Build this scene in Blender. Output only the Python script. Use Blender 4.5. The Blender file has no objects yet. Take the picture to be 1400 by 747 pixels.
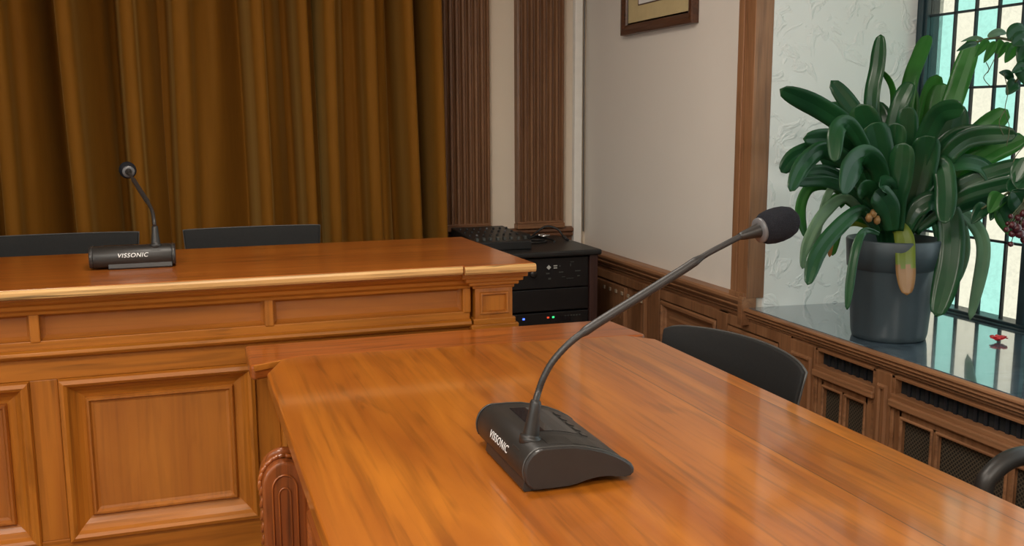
import bpy, bmesh, math, random
from mathutils import Vector, Matrix
random.seed(7)
C = bpy.context.scene.collection
SC = bpy.context.scene
PI = math.pi

# ------------------------------------------------------------------ camera
F_PX, PITCH, ROLL, YAW = 1330.0, 0.1585, -0.004, 0.328
CAM = Vector((0, 0, 1.35))
_fw = Vector((math.sin(YAW)*math.cos(PITCH), math.cos(YAW)*math.cos(PITCH), -math.sin(PITCH)))
_r = Vector((math.cos(YAW), -math.sin(YAW), 0)); _u = _r.cross(_fw)
_r2 = _r*math.cos(ROLL) + _u*math.sin(ROLL); _u2 = -_r*math.sin(ROLL) + _u*math.cos(ROLL)
cd = bpy.data.cameras.new('camera'); cam = bpy.data.objects.new('camera', cd); C.objects.link(cam)
cd.sensor_width = 36; cd.lens = F_PX/1400*36; cd.clip_start = .02
m = Matrix((_r2, _u2, -_fw)).transposed().to_4x4(); m.translation = CAM
cam.matrix_world = m
SC.camera = cam

def ray(x, y):
    return _fw + _r2*(x-700)/F_PX - _u2*(y-373.5)/F_PX
def at_y(x, y, Y):
    d = ray(x, y); return CAM + d*(Y/d.y)

# ------------------------------------------------------------------ materials
def nt(name):
    mt = bpy.data.materials.new(name); mt.use_nodes = True
    n = mt.node_tree.nodes; l = mt.node_tree.links
    return mt, n, l, n['Principled BSDF']
def setin(b, **k):
    for a, v in k.items():
        a = a.replace('_', ' ')
        if a in b.inputs: b.inputs[a].default_value = v
def col(c): return (c[0], c[1], c[2], 1)
def srgb(r, g, b):
    f = lambda c: ((c/255)/12.92 if c/255 <= .04045 else (((c/255)+.055)/1.055)**2.4)
    return (f(r), f(g), f(b))
def plain(name, c, rough=.5, metal=0, noise=.08, scale=30, bump=0, bscale=200, coat=0, spec=.5):
    mt, n, l, b = nt(name)
    setin(b, Roughness=rough, Metallic=metal)
    b.inputs['Specular IOR Level'].default_value = spec
    if coat: b.inputs['Coat Weight'].default_value = coat; b.inputs['Coat Roughness'].default_value = .15
    tc = n.new('ShaderNodeTexCoord'); nz = n.new('ShaderNodeTexNoise')
    nz.inputs['Scale'].default_value = scale; nz.inputs['Detail'].default_value = 5
    l.new(tc.outputs['Object'], nz.inputs['Vector'])
    rp = n.new('ShaderNodeValToRGB'); l.new(nz.outputs['Fac'], rp.inputs['Fac'])
    rp.color_ramp.elements[0].position = .3; rp.color_ramp.elements[1].position = .7
    rp.color_ramp.elements[0].color = col([v*(1-noise) for v in c]); rp.color_ramp.elements[1].color = col([min(1, v*(1+noise)) for v in c])
    l.new(rp.outputs['Color'], b.inputs['Base Color'])
    if bump:
        n2 = n.new('ShaderNodeTexNoise'); n2.inputs['Scale'].default_value = bscale; n2.inputs['Detail'].default_value = 4
        l.new(tc.outputs['Object'], n2.inputs['Vector'])
        bp = n.new('ShaderNodeBump'); bp.inputs['Strength'].default_value = bump; bp.inputs['Distance'].default_value = .004
        l.new(n2.outputs['Fac'], bp.inputs['Height']); l.new(bp.outputs['Normal'], b.inputs['Normal'])
    return mt
def glow(name, c, s):
    mt, n, l, b = nt(name)
    setin(b, Base_Color=col(c)); b.inputs['Emission Color'].default_value = col(c); b.inputs['Emission Strength'].default_value = s
    return mt
def math_node(n, l, op, a, b=None):
    x = n.new('ShaderNodeMath'); x.operation = op
    for i, v in enumerate((a, b)):
        if v is None: continue
        if isinstance(v, (int, float)): x.inputs[i].default_value = v
        else: l.new(v, x.inputs[i])
    return x.outputs[0]
def mix_mul(n, l, a, fac, amt):
    """colour a multiplied by (1-amt .. 1) following fac"""
    mr = n.new('ShaderNodeMapRange'); mr.inputs['To Min'].default_value = 1-amt; mr.inputs['To Max'].default_value = 1.0
    l.new(fac, mr.inputs['Value'])
    vm = n.new('ShaderNodeVectorMath'); vm.operation = 'SCALE'
    l.new(a, vm.inputs[0]); l.new(mr.outputs[0], vm.inputs['Scale']); return vm.outputs[0]
def wood(name, dark, light, axis='x', rough=.3, coat=.3, planks=None, seams=None, streak=.35, spec=.5, coat_rough=.12, freq=1.0, bump=.05):
    mt, n, l, b = nt(name)
    setin(b, Roughness=rough); b.inputs['Specular IOR Level'].default_value = spec
    b.inputs['Coat Weight'].default_value = coat; b.inputs['Coat Roughness'].default_value = coat_rough
    tc = n.new('ShaderNodeTexCoord'); sep = n.new('ShaderNodeSeparateXYZ'); l.new(tc.outputs['Object'], sep.inputs[0])
    src = tc.outputs['Object']; rnd = None
    if seams:
        # boards of unequal width side by side along x: board number = how many seams lie to the left
        tot = None; line = None
        for s in seams:
            g = math_node(n, l, 'GREATER_THAN', sep.outputs['X'], s)
            tot = g if tot is None else math_node(n, l, 'ADD', tot, g)
            d = math_node(n, l, 'ABSOLUTE', math_node(n, l, 'SUBTRACT', sep.outputs['X'], s))
            k = math_node(n, l, 'LESS_THAN', d, .0013)
            line = k if line is None else math_node(n, l, 'MAXIMUM', line, k)
        wn = n.new('ShaderNodeTexWhiteNoise'); wn.noise_dimensions = '1D'; l.new(tot, wn.inputs['W'])
        rnd = wn.outputs['Value']
        off = n.new('ShaderNodeVectorMath'); off.operation = 'MULTIPLY_ADD'
        l.new(wn.outputs['Color'], off.inputs[0]); off.inputs[1].default_value = (7, 7, 7); l.new(src, off.inputs[2])
        src = off.outputs[0]
    def stretched(lo, hi):
        mp = n.new('ShaderNodeMapping'); s = {'x': (lo, hi, hi), 'y': (hi, lo, hi), 'z': (hi, hi, lo)}[axis]
        mp.inputs['Scale'].default_value = s; l.new(src, mp.inputs['Vector']); return mp.outputs[0]
    n1 = n.new('ShaderNodeTexNoise'); n1.inputs['Scale'].default_value = 1; n1.inputs['Detail'].default_value = 6; n1.inputs['Distortion'].default_value = 1.2
    l.new(stretched(1.1*freq, 9*freq), n1.inputs['Vector'])
    rp = n.new('ShaderNodeValToRGB'); l.new(n1.outputs['Fac'], rp.inputs['Fac'])
    e = rp.color_ramp.elements; e[0].position = .3; e[1].position = .72; e[0].color = col(dark); e[1].color = col(light)
    n2 = n.new('ShaderNodeTexNoise'); n2.inputs['Scale'].default_value = 1; n2.inputs['Detail'].default_value = 3; n2.inputs['Distortion'].default_value = .4
    l.new(stretched(3*freq, 90*freq), n2.inputs['Vector'])
    r2 = n.new('ShaderNodeValToRGB'); l.new(n2.outputs['Fac'], r2.inputs['Fac']); r2.color_ramp.elements[0].position = .33; r2.color_ramp.elements[1].position = .52
    c = mix_mul(n, l, rp.outputs['Color'], r2.outputs['Color'], streak)
    n3 = n.new('ShaderNodeTexNoise'); n3.inputs['Scale'].default_value = 1; n3.inputs['Detail'].default_value = 2; n3.inputs['Distortion'].default_value = 2.5
    l.new(stretched(1.6*freq, 22*freq), n3.inputs['Vector'])
    r3 = n.new('ShaderNodeValToRGB'); l.new(n3.outputs['Fac'], r3.inputs['Fac']); r3.color_ramp.elements[0].position = .30; r3.color_ramp.elements[1].position = .42
    c = mix_mul(n, l, c, r3.outputs['Color'], streak*1.1)
    if rnd is not None:
        c = mix_mul(n, l, c, rnd, .16)
        inv = math_node(n, l, 'SUBTRACT', 1.0, line)
        c = mix_mul(n, l, c, inv, .6)
    l.new(c, b.inputs['Base Color'])
    bp = n.new('ShaderNodeBump'); bp.inputs['Strength'].default_value = bump; bp.inputs['Distance'].default_value = .002
    l.new(n2.outputs['Fac'], bp.inputs['Height']); l.new(bp.outputs['Normal'], b.inputs['Normal'])
    return mt
def trio(name, d, li, **k): return {a: wood(name+'_grain_'+a, d, li, a, **k) for a in 'xyz'}

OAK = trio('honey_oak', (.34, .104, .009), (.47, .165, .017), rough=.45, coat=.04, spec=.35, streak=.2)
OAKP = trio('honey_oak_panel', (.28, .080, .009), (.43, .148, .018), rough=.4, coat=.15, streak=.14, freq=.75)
OAKE = {a: wood('oak_edge_highlight_'+a, (.44, .235, .075), (.62, .37, .14), a, rough=.4, coat=.1, streak=.5) for a in 'xyz'}  # paler oak: highlight along the bench top edge painted into the colour
TABLE = wood('table_boards', (.28, .070, .005), (.50, .162, .013), 'y', rough=.36, coat=.8, coat_rough=.10,
             seams=(.305, .47, .63, .79, .94, 1.09), streak=.24, freq=.8, bump=0)
TABX = trio('table_orange_wood', (.25, .058, .007), (.38, .10, .012), rough=.35, coat=.7)
TABD = trio('table_carving_wood', (.21, .050, .010), (.29, .078, .013), rough=.4, coat=.3)
BENCHTOP = wood('bench_top_boards', (.26, .062, .007), (.40, .112, .013), 'x', rough=.35, coat=.7, coat_rough=.15, streak=.25, freq=.8, bump=0)
PINE = trio('brown_pine', (.18, .076, .030), (.34, .165, .076), rough=.5, coat=.1, streak=.22)
PINEP = trio('pilaster_pine', (.15, .066, .028), (.26, .125, .056), rough=.5, coat=.1, streak=.15)
PINED = trio('dark_brown_pine', (.11, .046, .022), (.19, .085, .042), rough=.5, coat=.1, streak=.22)
FRAMEW = trio('picture_frame_wood', (.055, .022, .012), (.13, .05, .022), rough=.35, coat=.3)
RACKW = trio('rack_wood', (.028, .012, .010), (.055, .022, .018), rough=.5, coat=.1)

def plaster(name, c, strength, scale, strokes=False):
    mt, n, l, b = nt(name); setin(b, Roughness=.8); b.inputs['Specular IOR Level'].default_value = .2
    tc = n.new('ShaderNodeTexCoord')
    nz = n.new('ShaderNodeTexNoise'); nz.inputs['Scale'].default_value = 3; nz.inputs['Detail'].default_value = 6
    l.new(tc.outputs['Object'], nz.inputs['Vector'])
    rp = n.new('ShaderNodeValToRGB'); l.new(nz.outputs['Fac'], rp.inputs['Fac'])
    rp.color_ramp.elements[0].color = col([v*.95 for v in c]); rp.color_ramp.elements[1].color = col(c)
    l.new(rp.outputs['Color'], b.inputs['Base Color'])
    w = n.new('ShaderNodeTexNoise'); w.inputs['Scale'].default_value = scale; w.inputs['Detail'].default_value = 5; w.inputs['Distortion'].default_value = 1.5 if strokes else .4
    l.new(tc.outputs['Object'], w.inputs['Vector'])
    h = w.outputs['Fac']
    if strokes:
        r2 = n.new('ShaderNodeValToRGB'); r2.color_ramp.elements[0].position = .52; r2.color_ramp.elements[1].position = .60
        e = r2.color_ramp.elements.new(.68); e.color = (0.2, .2, .2, 1)
        l.new(h, r2.inputs['Fac']); h = r2.outputs['Color']
    bp = n.new('ShaderNodeBump'); bp.inputs['Strength'].default_value = strength; bp.inputs['Distance'].default_value = .006
    l.new(h, bp.inputs['Height']); l.new(bp.outputs['Normal'], b.inputs['Normal'])
    return mt
WALL = plaster('warm_white_plaster', (.80, .74, .665), .12, 9)
WALLB = plaster('cream_plaster', (.72, .62, .50), .25, 7)
REVEAL = plaster('white_textured_plaster', (.72, .76, .755), .5, 9, True)
CEIL = plaster('ceiling_plaster', (.8, .78, .74), .1, 9)
FLOOR = wood('floor_boards', (.16, .075, .035), (.27, .13, .06), 'y', rough=.45, coat=.1)
WHITE = plain('white_gloss_paint', (.80, .78, .73), .4, noise=.03)
BLACKP = plain('charcoal_plastic', (.016, .0145, .013), .42, noise=.06, scale=80, bump=.06, bscale=900)
BEAD = plain('satin_grey_edge', (.045, .043, .040), .3, noise=.04)
BLACKD = plain('dark_end_plastic', (.020, .018, .017), .34, noise=.05)
RUBBER = plain('black_rubber_neck', (.022, .020, .019), .45, noise=.08)
FOAM = plain('black_foam', (.016, .017, .022), .95, noise=.3, scale=500, bump=.8, bscale=900, spec=.15)
GREYRING = plain('grey_ring', (.11, .11, .115), .35, noise=.03)
LCD = plain('dark_display_glass', (.012, .012, .014), .06, noise=.02)
LOGO = plain('white_lettering', (.75, .75, .74), .5, noise=.02)
CHAIR = plain('black_chair_fabric', (.014, .014, .0138), .7, noise=.1, scale=120, bump=.1, bscale=600, spec=.25)
CHAIRE = plain('grey_chair_edge', (.06, .058, .055), .4, noise=.05)
CHROME = plain('chromed_steel', (.6, .6, .6), .18, 1, noise=.02)
RACKB = plain('black_rack_laminate', (.012, .0125, .013), .42, noise=.06)
RACKF = plain('black_device_metal', (.007, .007, .008), .4, noise=.06)
MARK = plain('pale_device_marking', (.5, .52, .5), .5, noise=.02)
DIMMARK = plain('grey_device_marking', (.06, .065, .06), .5, noise=.02)
BLUELED = glow('blue_indicator', (.05, .12, 1), 4); GREENLED = glow('green_indicator', (.05, 1, .25), 2); REDLED = glow('red_indicator', (1, .1, .04), .6)
CABLE = plain('black_cable', (.012, .012, .012), .5)
MARBLE = None
POT = plain('slate_grey_pot_plastic', (.040, .058, .068), .42, noise=.06, scale=12)
SOIL = plain('potting_soil', (.03, .02, .013), .95, noise=.5, scale=90, bump=.8, bscale=120)
LEAD = plain('dark_lead', (.012, .022, .026), .5, noise=.1)
IRON = plain('dark_window_frame', (.014, .034, .042), .4, noise=.1)
PETAL = plain('red_petal', (.55, .02, .03), .5, noise=.2)
BERRY = plain('dark_red_berry', (.055, .006, .010), .35, noise=.2)
STEMM = plain('brown_green_stem', (.06, .07, .025), .6, noise=.2)
MATT = plain('straw_mount_card', (.60, .48, .25), .8, noise=.04)
PAPER = plain('white_paper', (.8, .8, .78), .8, noise=.02)
HOLE = plain('dark_void', (.004, .0045, .005), .9)
MESH = None
def make_special():
    global MARBLE, MESH
    mt, n, l, b = nt('blue_grey_marble'); setin(b, Roughness=.16); b.inputs['Specular IOR Level'].default_value = .9
    b.inputs['Coat Weight'].default_value = 1.0; b.inputs['Coat Roughness'].default_value = .03; b.inputs['Coat IOR'].default_value = 1.9
    tc = n.new('ShaderNodeTexCoord'); mp = n.new('ShaderNodeMapping'); mp.inputs['Scale'].default_value = (3, 9, 3); mp.inputs['Rotation'].default_value = (0, 0, .5)
    l.new(tc.outputs['Object'], mp.inputs['Vector'])
    nz = n.new('ShaderNodeTexNoise'); nz.inputs['Scale'].default_value = 3; nz.inputs['Detail'].default_value = 8; nz.inputs['Distortion'].default_value = 2
    l.new(mp.outputs[0], nz.inputs['Vector'])
    rp = n.new('ShaderNodeValToRGB'); l.new(nz.outputs['Fac'], rp.inputs['Fac'])
    e = rp.color_ramp.elements; e[0].position = .35; e[1].position = .7; e[0].color = (.022, .038, .055, 1); e[1].color = (.10, .15, .19, 1)
    l.new(rp.outputs['Color'], b.inputs['Base Color']); MARBLE = mt
    # woven wire lattice over a dark void
    mt, n, l, b = nt('woven_brass_lattice'); setin(b, Roughness=.55)
    tc = n.new('ShaderNodeTexCoord'); sp = n.new('ShaderNodeSeparateXYZ'); l.new(tc.outputs['Object'], sp.inputs[0])
    s = math_node(n, l, 'ADD', sp.outputs['Y'], sp.outputs['Z']); d = math_node(n, l, 'SUBTRACT', sp.outputs['Y'], sp.outputs['Z'])
    def band(v):
        f = math_node(n, l, 'FRACT', math_node(n, l, 'MULTIPLY', v, 75.0)); return math_node(n, l, 'LESS_THAN', f, .34)
    k = math_node(n, l, 'MAXIMUM', band(s), band(d))
    mx = n.new('ShaderNodeMix'); mx.data_type = 'RGBA'; l.new(k, mx.inputs[0])
    mx.inputs[6].default_value = (.006, .006, .006, 1); mx.inputs[7].default_value = (.075, .060, .038, 1)
    l.new(mx.outputs[2], b.inputs['Base Color']); MESH = mt
make_special()
def velvet():
    mt, n, l, b = nt('mustard_velvet'); setin(b, Roughness=.75); b.inputs['Specular IOR Level'].default_value = .1
    b.inputs['Sheen Weight'].default_value = .4; b.inputs['Sheen Roughness'].default_value = .35; b.inputs['Sheen Tint'].default_value = (.85, .55, .16, 1)
    tc = n.new('ShaderNodeTexCoord'); mp = n.new('ShaderNodeMapping'); mp.inputs['Scale'].default_value = (60, 60, 6); l.new(tc.outputs['Object'], mp.inputs['Vector'])
    nz = n.new('ShaderNodeTexNoise'); nz.inputs['Scale'].default_value = 1; nz.inputs['Detail'].default_value = 3; l.new(mp.outputs[0], nz.inputs['Vector'])
    rp = n.new('ShaderNodeValToRGB'); l.new(nz.outputs['Fac'], rp.inputs['Fac'])
    rp.color_ramp.elements[0].color = (.165, .064, .006, 1); rp.color_ramp.elements[1].color = (.215, .087, .009, 1)
    l.new(rp.outputs['Color'], b.inputs['Base Color']); return mt
VELVET = velvet()
def leafmat(name, a, c, trans=.3, rough=.35):
    mt, n, l, b = nt(name); setin(b, Roughness=rough); b.inputs['Specular IOR Level'].default_value = .4
    tc = n.new('ShaderNodeTexCoord'); nz = n.new('ShaderNodeTexNoise'); nz.inputs['Scale'].default_value = 6; nz.inputs['Detail'].default_value = 3
    l.new(tc.outputs['Object'], nz.inputs['Vector'])
    rp = n.new('ShaderNodeValToRGB'); l.new(nz.outputs['Fac'], rp.inputs['Fac']); rp.color_ramp.elements[0].position = .3; rp.color_ramp.elements[1].position = .7
    rp.color_ramp.elements[0].color = col(a); rp.color_ramp.elements[1].color = col(c)
    l.new(rp.outputs['Color'], b.inputs['Base Color'])
    tr = n.new('ShaderNodeBsdfTranslucent')
    hs = n.new('ShaderNodeHueSaturation'); hs.inputs['Value'].default_value = 2.6; l.new(rp.outputs['Color'], hs.inputs['Color']); l.new(hs.outputs[0], tr.inputs['Color'])
    ms = n.new('ShaderNodeMixShader'); ms.inputs[0].default_value = trans
    l.new(b.outputs[0], ms.inputs[1]); l.new(tr.outputs[0], ms.inputs[2]); l.new(ms.outputs[0], n['Material Output'].inputs['Surface']); return mt
LEAF = leafmat('deep_green_leaf', (.009, .050, .020), (.018, .090, .028), .25, .27)
LEAFL = leafmat('backlit_green_leaf', (.028, .125, .024), (.050, .20, .038), .42, .3)  # brighter leaf green, with window backlight painted into the colour
LEAFP = leafmat('pale_striped_leaf', (.06, .14, .07), (.15, .25, .15), .35)
LEAFY = leafmat('withering_leaf', (.10, .17, .02), (.20, .24, .03), .3)
LEAFB = leafmat('dry_brown_leaf_tip', (.20, .095, .03), (.33, .20, .07), .2)
def pane(name, tint):
    mt, n, l, b = nt(name)
    tc = n.new('ShaderNodeTexCoord'); nz = n.new('ShaderNodeTexNoise'); nz.inputs['Scale'].default_value = 45; nz.inputs['Detail'].default_value = 4; nz.inputs['Distortion'].default_value = 1.5
    l.new(tc.outputs['Object'], nz.inputs['Vector'])
    rp = n.new('ShaderNodeValToRGB'); l.new(nz.outputs['Fac'], rp.inputs['Fac']); rp.color_ramp.elements[0].position = .36; rp.color_ramp.elements[1].position = .55
    rp.color_ramp.elements[0].color = col([v*.95 for v in tint]); rp.color_ramp.elements[1].color = col(tint)
    t = n.new('ShaderNodeBsdfTransparent'); l.new(rp.outputs['Color'], t.inputs['Color'])
    g = n.new('ShaderNodeBsdfGlossy'); g.inputs['Roughness'].default_value = .15
    bp = n.new('ShaderNodeBump'); bp.inputs['Strength'].default_value = .4; l.new(nz.outputs['Fac'], bp.inputs['Height']); l.new(bp.outputs[0], g.inputs['Normal'])
    ms = n.new('ShaderNodeMixShader'); ms.inputs[0].default_value = .05
    l.new(t.outputs[0], ms.inputs[1]); l.new(g.outputs[0], ms.inputs[2]); l.new(ms.outputs[0], n['Material Output'].inputs['Surface']); return mt
SKY = 5.0
CREAM = pane('cream_glass', tuple(math.sqrt(1.3*v/SKY) for v in srgb(250, 236, 208)))
TEAL = pane('aqua_glass', tuple(math.sqrt(1.25*v/SKY) for v in srgb(186, 240, 220)))
PALE = pane('pale_fill_glass', (.68, .70, .69))  # paler glass for the unseen columns, added to let in more light
CLEAR = pane('clear_glass', (.92, .94, .93))

# ------------------------------------------------------------------ mesh builder
class MB:
    def __init__(s): s.sharp = set(); s.v = []; s.f = []; s.mi = []; s.sm = []
    def add(s, vs, fs, mi=0, smooth=False):
        o = len(s.v); s.v += [Vector(p) for p in vs]
        for f in fs: s.f.append([o+i for i in f]); s.mi.append(mi); s.sm.append(smooth)
        return s
    def box(s, a, b, mi=0):
        x0, y0, z0 = a; x1, y1, z1 = b
        vs = [(x, y, z) for x in (x0, x1) for y in (y0, y1) for z in (z0, z1)]
        return s.add(vs, [(0, 1, 3, 2), (4, 6, 7, 5), (0, 4, 5, 1), (2, 3, 7, 6), (0, 2, 6, 4), (1, 5, 7, 3)], mi)
    def prism(s, poly, lo, hi, to3, mi=0, smooth=False):
        """extrude a 2-D polygon between lo and hi; to3(u,v,w)->xyz"""
        n = len(poly); vs = [to3(u, v, lo) for u, v in poly] + [to3(u, v, hi) for u, v in poly]
        s.add(vs, [list(range(n))[::-1], [n+i for i in range(n)]], mi)
        o = len(s.v)-2*n
        for i in range(n):
            j = (i+1) % n; s.f.append([o+i, o+j, o+n+j, o+n+i]); s.mi.append(mi); s.sm.append(smooth)
        return s
    def tube(s, pts, rad, seg=12, mi=0, cap=True):
        pts = [Vector(p) for p in pts]; n = len(pts)
        if not hasattr(rad, '__len__'): rad = [rad]*n
        t = [(pts[min(i+1, n-1)]-pts[max(i-1, 0)]).normalized() for i in range(n)]
        a = t[0].orthogonal().normalized(); vs = []
        for i in range(n):
            a = (a - t[i]*a.dot(t[i])).normalized(); b = t[i].cross(a)
            for k in range(seg):
                q = 2*PI*k/seg; vs.append(pts[i] + (a*math.cos(q)+b*math.sin(q))*rad[i])
        fs = [[i*seg+k, i*seg+(k+1) % seg, (i+1)*seg+(k+1) % seg, (i+1)*seg+k] for i in range(n-1) for k in range(seg)]
        s.add(vs, fs, mi, True)
        if cap:
            o = len(s.v)-len(vs)
            s.f += [[o+k for k in range(seg)][::-1], [o+(n-1)*seg+k for k in range(seg)]]; s.mi += [mi, mi]; s.sm += [False, False]
        return s
    def lathe(s, prof, c=(0, 0, 0), seg=32, mi=0, axis=None):
        """prof: (r, h) pairs around axis from c"""
        ax = Vector(axis or (0, 0, 1)).normalized(); a = ax.orthogonal().normalized(); b = ax.cross(a); c = Vector(c); vs = []
        for r, h in prof:
            for k in range(seg):
                q = 2*PI*k/seg; vs.append(c + ax*h + (a*math.cos(q)+b*math.sin(q))*max(r, 1e-5))
        n = len(prof)
        fs = [[i*seg+k, i*seg+(k+1) % seg, (i+1)*seg+(k+1) % seg, (i+1)*seg+k] for i in range(n-1) for k in range(seg)]
        s.add(vs, fs, mi, True); o = len(s.v)-len(vs)
        s.f += [[o+k for k in range(seg)][::-1], [o+(n-1)*seg+k for k in range(seg)]]; s.mi += [mi, mi]; s.sm += [False, False]
        return s
    def frame(s, u0, u1, v0, v1, prof, to3, mi=0, fill=False, fmi=None, smi=None):
        """mitred moulding round a rectangle: prof = (inset, height) pairs"""
        vs = []
        for t, h in prof:
            vs += [to3(u0+t, v0+t, h), to3(u1-t, v0+t, h), to3(u1-t, v1-t, h), to3(u0+t, v1-t, h)]
        fs = [[i*4+k, i*4+(k+1) % 4, (i+1)*4+(k+1) % 4, (i+1)*4+k] for i in range(len(prof)-1) for k in range(4)]
        s.add(vs, fs, mi)
        if smi is not None:
            for q in range(len(fs)):
                if q % 2: s.mi[len(s.mi)-len(fs)+q] = smi
        if fill:
            o = len(s.v)-4; s.f.append([o, o+1, o+2, o+3]); s.mi.append(mi if fmi is None else fmi); s.sm.append(False)
        return s
    def sweep(s, prof, lo, hi, to3, mi=0):
        """moulding strip: prof (p, q) polygon extruded from lo to hi"""
        return s.prism(prof, lo, hi, to3, mi)
    def build(s, name, mats, parent=None, local=False, bevel=0, solid=0, auto=None, bseg=2):
        me = bpy.data.meshes.new(name); M = Matrix()
        if parent is not None and not local: M = wm(parent).inverted()
        me.from_pydata([M @ p for p in s.v], [], s.f); 
        if not isinstance(mats, (list, tuple)): mats = [mats]
        for x in mats: me.materials.append(x)
        me.polygons.foreach_set('material_index', s.mi); me.polygons.foreach_set('use_smooth', s.sm)
        bm = bmesh.new(); bm.from_mesh(me); bmesh.ops.recalc_face_normals(bm, faces=bm.faces); bm.to_mesh(me); bm.free(); me.update()
        if s.sharp:
            for ed in me.edges: ed.use_edge_sharp = tuple(sorted(ed.vertices)) in s.sharp
        o = bpy.data.objects.new(name, me); C.objects.link(o)
        if parent is not None: o.parent = parent
        if solid:
            q = o.modifiers.new('thickness', 'SOLIDIFY'); q.thickness = solid; q.offset = 0
        if bevel:
            q = o.modifiers.new('soft_edges', 'BEVEL'); q.width = bevel; q.segments = bseg; q.limit_method = 'ANGLE'; q.angle_limit = math.radians(40)
            q.harden_normals = False
        return o
def wm(o):
    M = o.matrix_basis.copy(); p = o.parent
    while p is not None: M = p.matrix_basis @ M; p = p.parent
    return M
def bx(name, a, b, mat, parent=None, bevel=.002, local=False): return MB().box(a, b).build(name, mat, parent, local, bevel)
def thing(name, label, cat, loc=(0, 0, 0), rz=0, group=None):
    o = bpy.data.objects.new(name, None); C.objects.link(o); o.location = loc; o.rotation_euler = (0, 0, rz); o.empty_display_size = .05
    tag(o, label, cat, group); return o
def tag(o, label, cat, group=None):
    o['label'] = label; o['category'] = cat
    if group: o['group'] = group
    return o
def struct(o, label=None):
    o['kind'] = 'structure'
    if label: o['label'] = label
    return o
def catmull(pts, n=6):
    pts = [Vector(p) for p in pts]; out = []
    for i in range(len(pts)-1):
        p0 = pts[max(i-1, 0)]; p1 = pts[i]; p2 = pts[i+1]; p3 = pts[min(i+2, len(pts)-1)]
        for k in range(n):
            t = k/n; out.append(.5*((2*p1)+(-p0+p2)*t+(2*p0-5*p1+4*p2-p3)*t*t+(-p0+3*p1-3*p2+p3)*t**3))
    out.append(pts[-1]); return out
XZ = lambda Y: (lambda u, v, h: (u, Y-h, v))       # faces the camera side (-Y)
YZ = lambda X: (lambda u, v, h: (X-h, u, v))       # faces -X

# ------------------------------------------------------------------ room shell
ZC = 2.75; XL = -2.6; YF = -3.0; YB = 4.69; XR = 2.0; SILL = .65
struct(bx('floor', (XL-.1, YF-.1, -.1), (XR+.1, YB+.1, 0), FLOOR, bevel=0))
struct(bx('ceiling', (XL-.1, YF-.1, ZC), (2.75, YB+.1, ZC+.1), CEIL, bevel=0))
struct(bx('wall_back', (XL-.1, YB, 0), (XR+.1, YB+.1, ZC), WALLB, bevel=0))
struct(bx('wall_front', (XL-.1, YF-.1, 0), (XR+.1, YF, ZC), WALL, bevel=0))
WY0, WY1, WZ1 = .3, 3.075, 2.35
w = MB().box((XR, WY1+.001, 0), (XR+.75, YB+.1, ZC)).box((XR, YF-.1, 0), (XR+.1, WY0, ZC)).box((XR, WY0, 0), (XR+.1, WY1, SILL-.03)).box((XR, WY0, WZ1), (2.75, WY1, ZC))
struct(w.build('wall_right', WALL))
rv = MB().prism([(XR+.03, WY1-.012), (2.60, 3.006), (2.72, 3.006), (2.72, WY1), (XR+.03, WY1)], SILL, WZ1, lambda u, v, w: (u, v, w)).box((XR+.03, WY0-.1, SILL), (2.72, WY0, WZ1)).box((2.60, WY0, 0), (2.72, WY1, SILL-.03))
struct(rv.build('wall_reveal', REVEAL), 'white rough plaster window reveal beside the tall brown post')
# left wall; its two unseen windows are added to bring in more daylight
LW = ((-1.9, -.5), (.1, 1.5)); LZ = (1.0, 2.45)
lw = MB(); ys = [YF-.1, LW[0][0], LW[0][1], LW[1][0], LW[1][1], YB+.1]
for i in range(0, 5, 2): lw.box((XL-.1, ys[i], 0), (XL, ys[i+1], ZC))
for a, b in LW: lw.box((XL-.1, a, 0), (XL, b, LZ[0])).box((XL-.1, a, LZ[1]), (XL, b, ZC))
struct(lw.build('wall_left', WALL))
for i, (a, b) in enumerate(LW):
    fr = MB(); X = XL-.06
    for y0, y1, z0, z1 in ((a, a+.05, *LZ), (b-.05, b, *LZ), (a, b, LZ[0], LZ[0]+.05), (a, b, LZ[1]-.05, LZ[1]), ((a+b)/2-.025, (a+b)/2+.025, *LZ)):
        fr.box((X-.03, y0, z0), (X+.03, y1, z1))
    f = struct(fr.build('window_%d' % (i+2), WHITE))
    bx('glass_pane', (X-.003, a+.04, LZ[0]+.04), (X+.003, b-.04, LZ[1]-.04), CLEAR, f, 0)

# dais behind the bench
struct(bx('floor_dais', (-2.55, 3.36, 0), (1.05, 4.64, .15), FLOOR, bevel=.004))
# back wall: dado rail, white corner casing
d = MB().sweep([(0, .742), (.030, .742), (.034, .752), (.026, .760), (.040, .770), (.040, .782), (.02, .79), (0, .79)], -2.5, 1.92, lambda p, q, w: (w, YB-p, q))
d.box((-2.5, YB-.012, 0), (1.92, YB, .742))
struct(d.build('trim_1', PINED['x'], bevel=.001), 'dark wooden dado rail behind the black equipment rack')
struct(bx('trim_2', (1.925, 4.655, .65), (1.968, YB, ZC), WHITE, bevel=.004), 'white corner casing running up beside the brown fluted pilaster')
tag(MB().tube([(1.985, 4.672, .76), (1.983, 4.674, 1.6), (1.985, 4.672, 2.74)], .004, 8).build('cable', plain('grey_wire', (.18, .17, .16), .5)), 'thin dark cable running up the wall corner beside the white casing', 'cable')

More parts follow.
